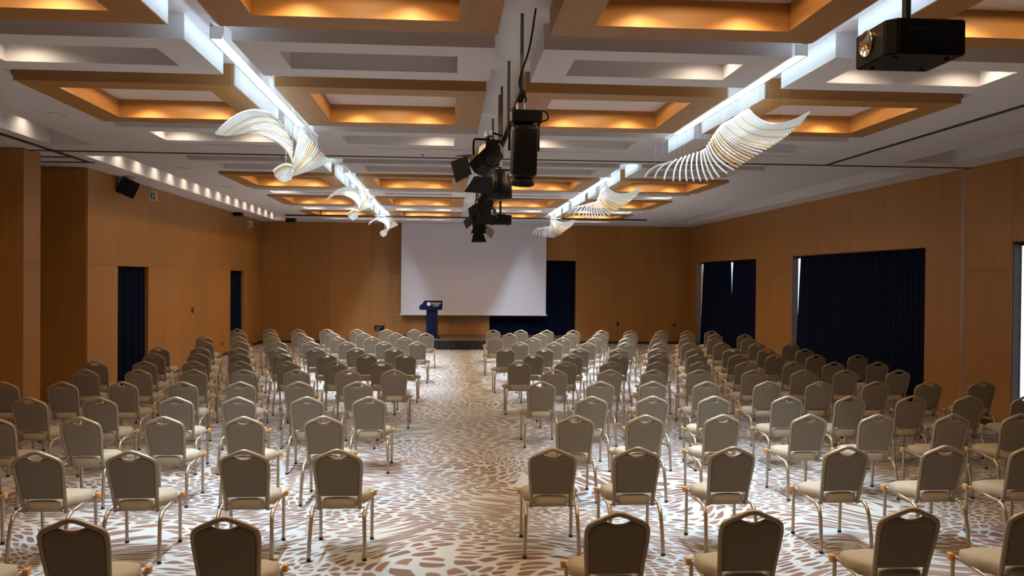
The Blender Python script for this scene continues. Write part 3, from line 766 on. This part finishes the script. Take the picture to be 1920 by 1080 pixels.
# loudspeaker on the left wall, tilted down
def wall_speaker(y, z, s, label):
    root = tag(empty('wall_speaker', (XL+PT, y, z)), label, 'speaker', 'wall loudspeakers')
    Mr = Matrix.Translation((0.17*s, 0, 0.0)) @ Matrix.Rotation(math.radians(24), 4, 'Y') @ Matrix.Rotation(math.radians(28), 4, 'Z')
    bm = bmesh.new(); prism(bm, [(-0.15*s, -0.13*s), (0.15*s, -0.15*s), (0.15*s, 0.15*s), (-0.15*s, 0.11*s)], 'z', -0.15*s, 0.16*s, Mr); obj('cabinet', bm, G['black_plastic'], root)
    bm = bmesh.new(); box(bm, 0.15*s, 0.156*s, -0.13*s, 0.13*s, -0.13*s, 0.14*s, Mr); obj('grille', bm, G['black_metal'], root)
    bm = bmesh.new(); tube(bm, [(0, 0, 0.02*s), (0.10*s, 0, 0.02*s)], 0.02*s, 8); obj('bracket', bm, G['black_metal'], root)
wall_speaker(16.75, 3.90, 1.0, 'black loudspeaker under the ceiling above the near left doorway')
wallbox('ceiling_speaker', (XL+0.16, 25.45, 4.05), (0.20, 0.34, 0.10), 'black_plastic', 'small black loudspeaker under the soffit near the far left doorway', 'speaker', group='wall loudspeakers')
wallbox('corner_speaker', (-5.0, 27.6, 4.04), (0.30, 0.22, 0.12), 'black_plastic', 'small black loudspeaker on the ceiling near the back left corner', 'speaker', group='wall loudspeakers')
def exit_sign(y, z, label):
    root = tag(empty('exit_sign', (XL+0.14, y, z)), label, 'sign', 'pictogram signs under the left soffit')
    bm = bmesh.new(); rbox(bm, -0.075, 0.075, -0.02, 0.02, -0.11, 0.10, 0.006, 1); obj('sign_box', bm, G['white_plastic'], root)
    bm = bmesh.new(); box(bm, -0.045, -0.012, -0.0225, -0.0195, -0.07, 0.06); obj('green_panel', bm, G['print_green'], root)
    bm = bmesh.new(); prism(bm, [(0.012, -0.08), (0.055, -0.08), (0.018, -0.02)], 'y', -0.0225, -0.0195); box(bm, 0.018, 0.032, -0.0225, -0.0195, -0.02, 0.06); obj('arrow_mark', bm, G['black_plastic'], root)
    bm = bmesh.new(); tube(bm, [(0, 0, 0.10), (0, 0, ZC-z)], 0.008, 6); obj('stem', bm, G['white_plastic'], root)
exit_sign(18.3, 3.90, 'white pictogram sign hanging beside the large wall loudspeaker')
exit_sign(27.0, 3.86, 'white pictogram sign hanging near the back left corner')
# round ceiling fittings
def downlight(x, y, label):
    root = tag(empty('ceiling_downlight', (x, y, ZC)), label, 'downlight', 'round ceiling fittings')
    bm = bmesh.new(); lathe(bm, [(0.115, 0.0), (0.115, -0.006), (0.10, -0.012), (0.085, -0.006), (0.085, -0.004)], 24); obj('ring', bm, G['plaster'], root, True)
    bm = bmesh.new(); lathe(bm, [(0.085, -0.003), (0.085, 0.0)], 24); obj('lens', bm, G['dark_track'], root)
downlight(-4.62, 8.95, 'round ceiling fitting at the left edge beside the near coffers')
downlight(-4.55, 10.35, 'round ceiling fitting beside the second wooden coffer on the left')
downlight(-4.6, 15.2, 'round ceiling fitting on the left just past the partition track')
downlight(-4.6, 18.2, 'round ceiling fitting on the left halfway down the far bay')
for i, (x, y) in enumerate(((-2.6, 13.55), (-0.4, 13.0), (3.9, 13.1))):
    bm = bmesh.new(); lathe(bm, [(0.03, 0.0), (0.03, -0.01), (0.012, -0.014), (0.012, -0.04), (0.022, -0.045), (0.022, -0.05)], 12)
    o = obj('sprinkler', bm, G['aluminium']); o.location = (x, y, ZC)
    tag(o, ['ceiling sprinkler left of the left chandelier row', 'ceiling sprinkler near the lighting pipe', 'ceiling sprinkler right of the right chandelier row'][i], 'sprinkler', 'ceiling sprinklers')

# ------------------------------------------------------------------ lighting rig in the centre channel
XC = 0.549
ZP = 3.62
root = tag(empty('lighting_pipe', (XC, 6.4, ZP)), 'long black pipe hung on steel poles in the centre ceiling channel', 'pipe')
bm = bmesh.new(); tube(bm, [(0, 0, 0), (0, 9.8, 0)], 0.024, 10); obj('pipe', bm, G['black_metal'], root, True)
for y in (0.12, 1.55, 2.6, 3.0, 4.4, 6.2, 8.0, 9.6):
    bm = bmesh.new(); tube(bm, [(0, y, 0), (0, y, Z2-ZP)], 0.014, 8); obj('hanger_pole', bm, G['steel_pole'], root, True)
bm = bmesh.new()
tube(bm, smooth_path([(0.09, -0.02, Z2-ZP), (0.05, 0.05, 0.35), (-0.02, 0.1, 0.10), (0.04, 0.2, -0.02), (-0.03, 1.0, 0.05), (0.03, 2.0, 0.03), (-0.03, 4.0, 0.05), (0.03, 6.5, 0.03), (0, 9.5, 0.04)], 6), 0.008, 6)
obj('cable', bm, G['black_metal'], root, True)
def clamp(root, top):
    bm = bmesh.new(); rbox(bm, -0.03, 0.03, -0.04, 0.04, top-0.10, top-0.026, 0.008, 1); obj('clamp', bm, G['chrome'], root)
def spot_profile(loc, rz, tilt, label):
    """long profile spotlight with yoke and ballast box"""
    root = tag(empty('stage_light', loc, rz), label, 'stage light', 'stage lights on the centre pipe')
    clamp(root, 0.0)
    bm = bmesh.new(); rbox(bm, -0.075, 0.165, -0.07, 0.07, -0.19, -0.09, 0.012, 2); obj('ballast_box', bm, G['black_plastic'], root)
    bm = bmesh.new(); tube(bm, smooth_path([(0.165, 0, -0.08), (0.21, 0, -0.10), (0.215, 0, -0.15), (0.15, 0, -0.17)], 5), 0.007, 6); obj('cable_loop', bm, G['black_plastic'], root, True)
    Mr = Matrix.Translation((0.03, 0, -0.40)) @ Matrix.Rotation(tilt, 4, 'X')
    bm = bmesh.new(); rbox(bm, -0.095, 0.095, -0.11, 0.11, -0.20, 0.20, 0.035, 3, Mr); obj('housing', bm, G['black_plastic'], root, True)
    bm = bmesh.new(); lathe(bm, [(0.085, -0.27), (0.09, -0.26), (0.08, -0.19)], 20, Mr); b2 = obj('lens_tube', bm, G['black_metal'], root, True)
    bm = bmesh.new(); lathe(bm, [(0.07, -0.276), (0.07, -0.272)], 20, Mr); obj('lens', bm, G['lens_glass'], b2)
    bm = bmesh.new()
    for s in (-1, 1): tube(bm, [(0.03+s*0.115, 0, -0.40), (0.03+s*0.115, 0, -0.18), (0.03, 0, -0.16)], 0.010, 6)
    obj('yoke', bm, G['black_metal'], root, True)
    return root
def spot_fresnel(loc, rz, tilt, s, label, can=False, to_pipe=None):
    """fresnel lantern with four barn doors (or an open par can)"""
    root = tag(empty('stage_light', loc, rz), label, 'stage light', 'stage lights on the centre pipe')
    clamp(root, 0.0)
    if to_pipe:
        v = Matrix.Rotation(-rz, 3, 'Z') @ Vector(to_pipe)
        bm = bmesh.new(); tube(bm, [(0, 0, -0.04), v], 0.011, 8); obj('side_arm', bm, G['black_metal'], root, True)
    bm = bmesh.new(); tube(bm, [(0, 0, -0.09), (0, 0, -0.14)], 0.012, 8)
    tube(bm, smooth_path([(-0.17*s, 0, -0.30*s), (-0.17*s, 0, -0.16*s), (-0.12*s, 0, -0.13*s), (0.12*s, 0, -0.13*s), (0.17*s, 0, -0.16*s), (0.17*s, 0, -0.30*s)], 3), 0.012*s, 6)
    obj('yoke', bm, G['black_metal'], root, True)
    Mr = Matrix.Translation((0, 0, -0.30*s)) @ Matrix.Rotation(tilt, 4, 'X')
    bm = bmesh.new(); prof = [(0.06*s, -0.17*s), (0.11*s, -0.15*s), (0.13*s, -0.02*s), (0.145*s, 0.0), (0.145*s, 0.16*s), (0.125*s, 0.165*s)]
    lathe(bm, prof, 8 if not can else 20, Mr, 'y'); body = obj('housing', bm, G['black_plastic'], root, can)
    bm = bmesh.new(); lathe(bm, [(0.115*s, 0.166*s), (0.115*s, 0.170*s)], 20, Mr, 'y'); obj('lens', bm, G['lens_glass'] if not can else G['aluminium'], body)
    if not can:
        for k in range(4):
            Mk = Mr @ Matrix.Rotation(k*math.pi/2, 4, 'Y') @ Matrix.Translation((0, 0.17*s, 0.135*s)) @ Matrix.Rotation(math.radians(38 if k % 2 else 28), 4, 'X')
            bm = bmesh.new(); w0, w1, h = 0.11*s, (0.17 if k % 2 == 0 else 0.13)*s, 0.19*s
            prism(bm, [(-w0, 0), (w0, 0), (w1, h), (-w1, h)], 'z', -0.002, 0.002, Mk); obj('barn_door', bm, G['black_metal'], root)
    else:
        for k in range(2):
            Mk = Mr @ Matrix.Rotation(k*math.pi, 4, 'Y')
            bm = bmesh.new(); prism(bm, [(-0.03*s, -0.05*s), (0.03*s, -0.05*s), (0.03*s, 0.05*s), (-0.03*s, 0.05*s)], 'z', 0.145*s, 0.155*s, Mk); obj('side_knob', bm, G['black_metal'], root)
    return root
spot_profile((XC, 6.62, ZP), math.radians(4), math.radians(10), 'tall black profile spotlight nearest the camera on the centre pipe')
spot_fresnel((XC-0.17, 8.34, ZP+0.08), math.radians(28), math.radians(-28), 0.95, 'black barn-door spotlight hanging left of the tall profile spotlight', False, (0.140, 0, -0.078))
spot_fresnel((XC+0.02, 9.6, ZP-0.05), math.radians(-15), math.radians(-80), 0.95, 'round black can light pointing straight down below the profile spotlight', True, (-0.02, 0, 0.020))
spot_fresnel((XC, 12.6, ZP), math.radians(10), math.radians(-40), 0.85, 'black barn-door spotlight in the middle of the centre pipe')
spot_fresnel((XC+0.02, 13.9, ZP), math.radians(-12), math.radians(-60), 0.8, 'black round can light behind the middle barn-door spotlight', True)
spot_fresnel((XC, 15.0, ZP), math.radians(20), math.radians(-45), 0.85, 'black barn-door spotlight farthest but one on the centre pipe')
spot_fresnel((XC, 15.9, ZP-0.08), math.radians(-25), math.radians(-50), 0.9, 'lowest black barn-door spotlight at the far end of the centre pipe', False, (0, 0, 0.050))

# projectors
def projector(loc, rz, size, zc, pole_to, label, ring=True):
    root = tag(empty('projector', loc, rz), label, 'projector', 'black ceiling projectors')
    w, d, h = size
    bm = bmesh.new(); prism(bm, [(-w/2, -d/2+0.06), (-w/2+0.05, -d/2), (w/2, -d/2), (w/2, d/2), (-w/2, d/2)], 'z', -h/2, h/2)
    bmesh.ops.recalc_face_normals(bm, faces=bm.faces); bmesh.ops.bevel(bm, geom=bm.edges[:], offset=0.008, segments=2, affect='EDGES')
    obj('housing', bm, G['black_plastic'], root)
    Ml = Matrix.Translation((-w/2, 0.055, 0.02)) @ Matrix.Rotation(math.radians(90), 4, 'Z')
    bm = bmesh.new(); lathe(bm, [(0.074, -0.004), (0.077, 0.012), (0.073, 0.015), (0.069, 0.010)], 28, Ml, 'y'); lr = obj('lens_ring', bm, G['chrome'], root, True)
    bm = bmesh.new(); lathe(bm, [(0.0685, 0.0), (0.0685, 0.009)], 28, Ml, 'y'); obj('lens', bm, G['lens_glass'], lr)
    bm = bmesh.new(); rbox(bm, -w*0.28, w*0.30, -d/2-0.004, -d/2+0.004, -h*0.30, h*0.22, 0.003, 1); obj('side_cover', bm, G['black_metal'], root)
    bm = bmesh.new()
    for k in range(9): box(bm, -w*0.25+k*w*0.055, -w*0.25+k*w*0.055+0.008, -d/2-0.006, -d/2-0.003, -h*0.24, -h*0.02)
    obj('vent', bm, G['rubber'], root)
    bm = bmesh.new(); tube(bm, [(0, 0.03, h/2), (0, 0.03, pole_to-loc[2])], 0.025, 10); rbox(bm, -0.12, 0.12, -0.10, 0.10, h/2, h/2+0.03, 0.006, 1)
    obj('ceiling_mount', bm, G['black_metal'], root)
    for k in range(4):
        bm = bmesh.new(); xx, yy = (-1 if k % 2 else 1)*(w/2-0.07), (-1 if k < 2 else 1)*(d/2-0.07); tube(bm, [(xx, yy, -h/2-0.012), (xx, yy, -h/2)], 0.014, 8)
        obj('foot', bm, G['black_metal'], root)
projector((2.665, 4.80, 3.60), 0.0, (0.445, 0.40, 0.20), 0, Z2, 'large black projector close to the camera with a bright lens ring')
projector((1.20, 19.9, 3.60), math.radians(180), (0.50, 0.40, 0.22), 0, Z2, 'small black projector hung on a pole before the screen')
# thin bar hung across the far bay
root = tag(empty('hanging_bar', (0.55, 23.42, 3.90)), 'thin dark bar hung on rods across the far coffers', 'bar')
bm = bmesh.new(); tube(bm, [(-4.95, 0, 0), (4.95, 0, 0)], 0.022, 8); obj('bar', bm, G['dark_track'], root, True)
for xx in (-4.0, -1.75, 0.25, 2.6, 4.3):
    bm = bmesh.new(); tube(bm, [(xx, 0, 0), (xx, 0, Z2-3.90)], 0.012, 8); obj('hanger_rod', bm, G['dark_track'], root, True)
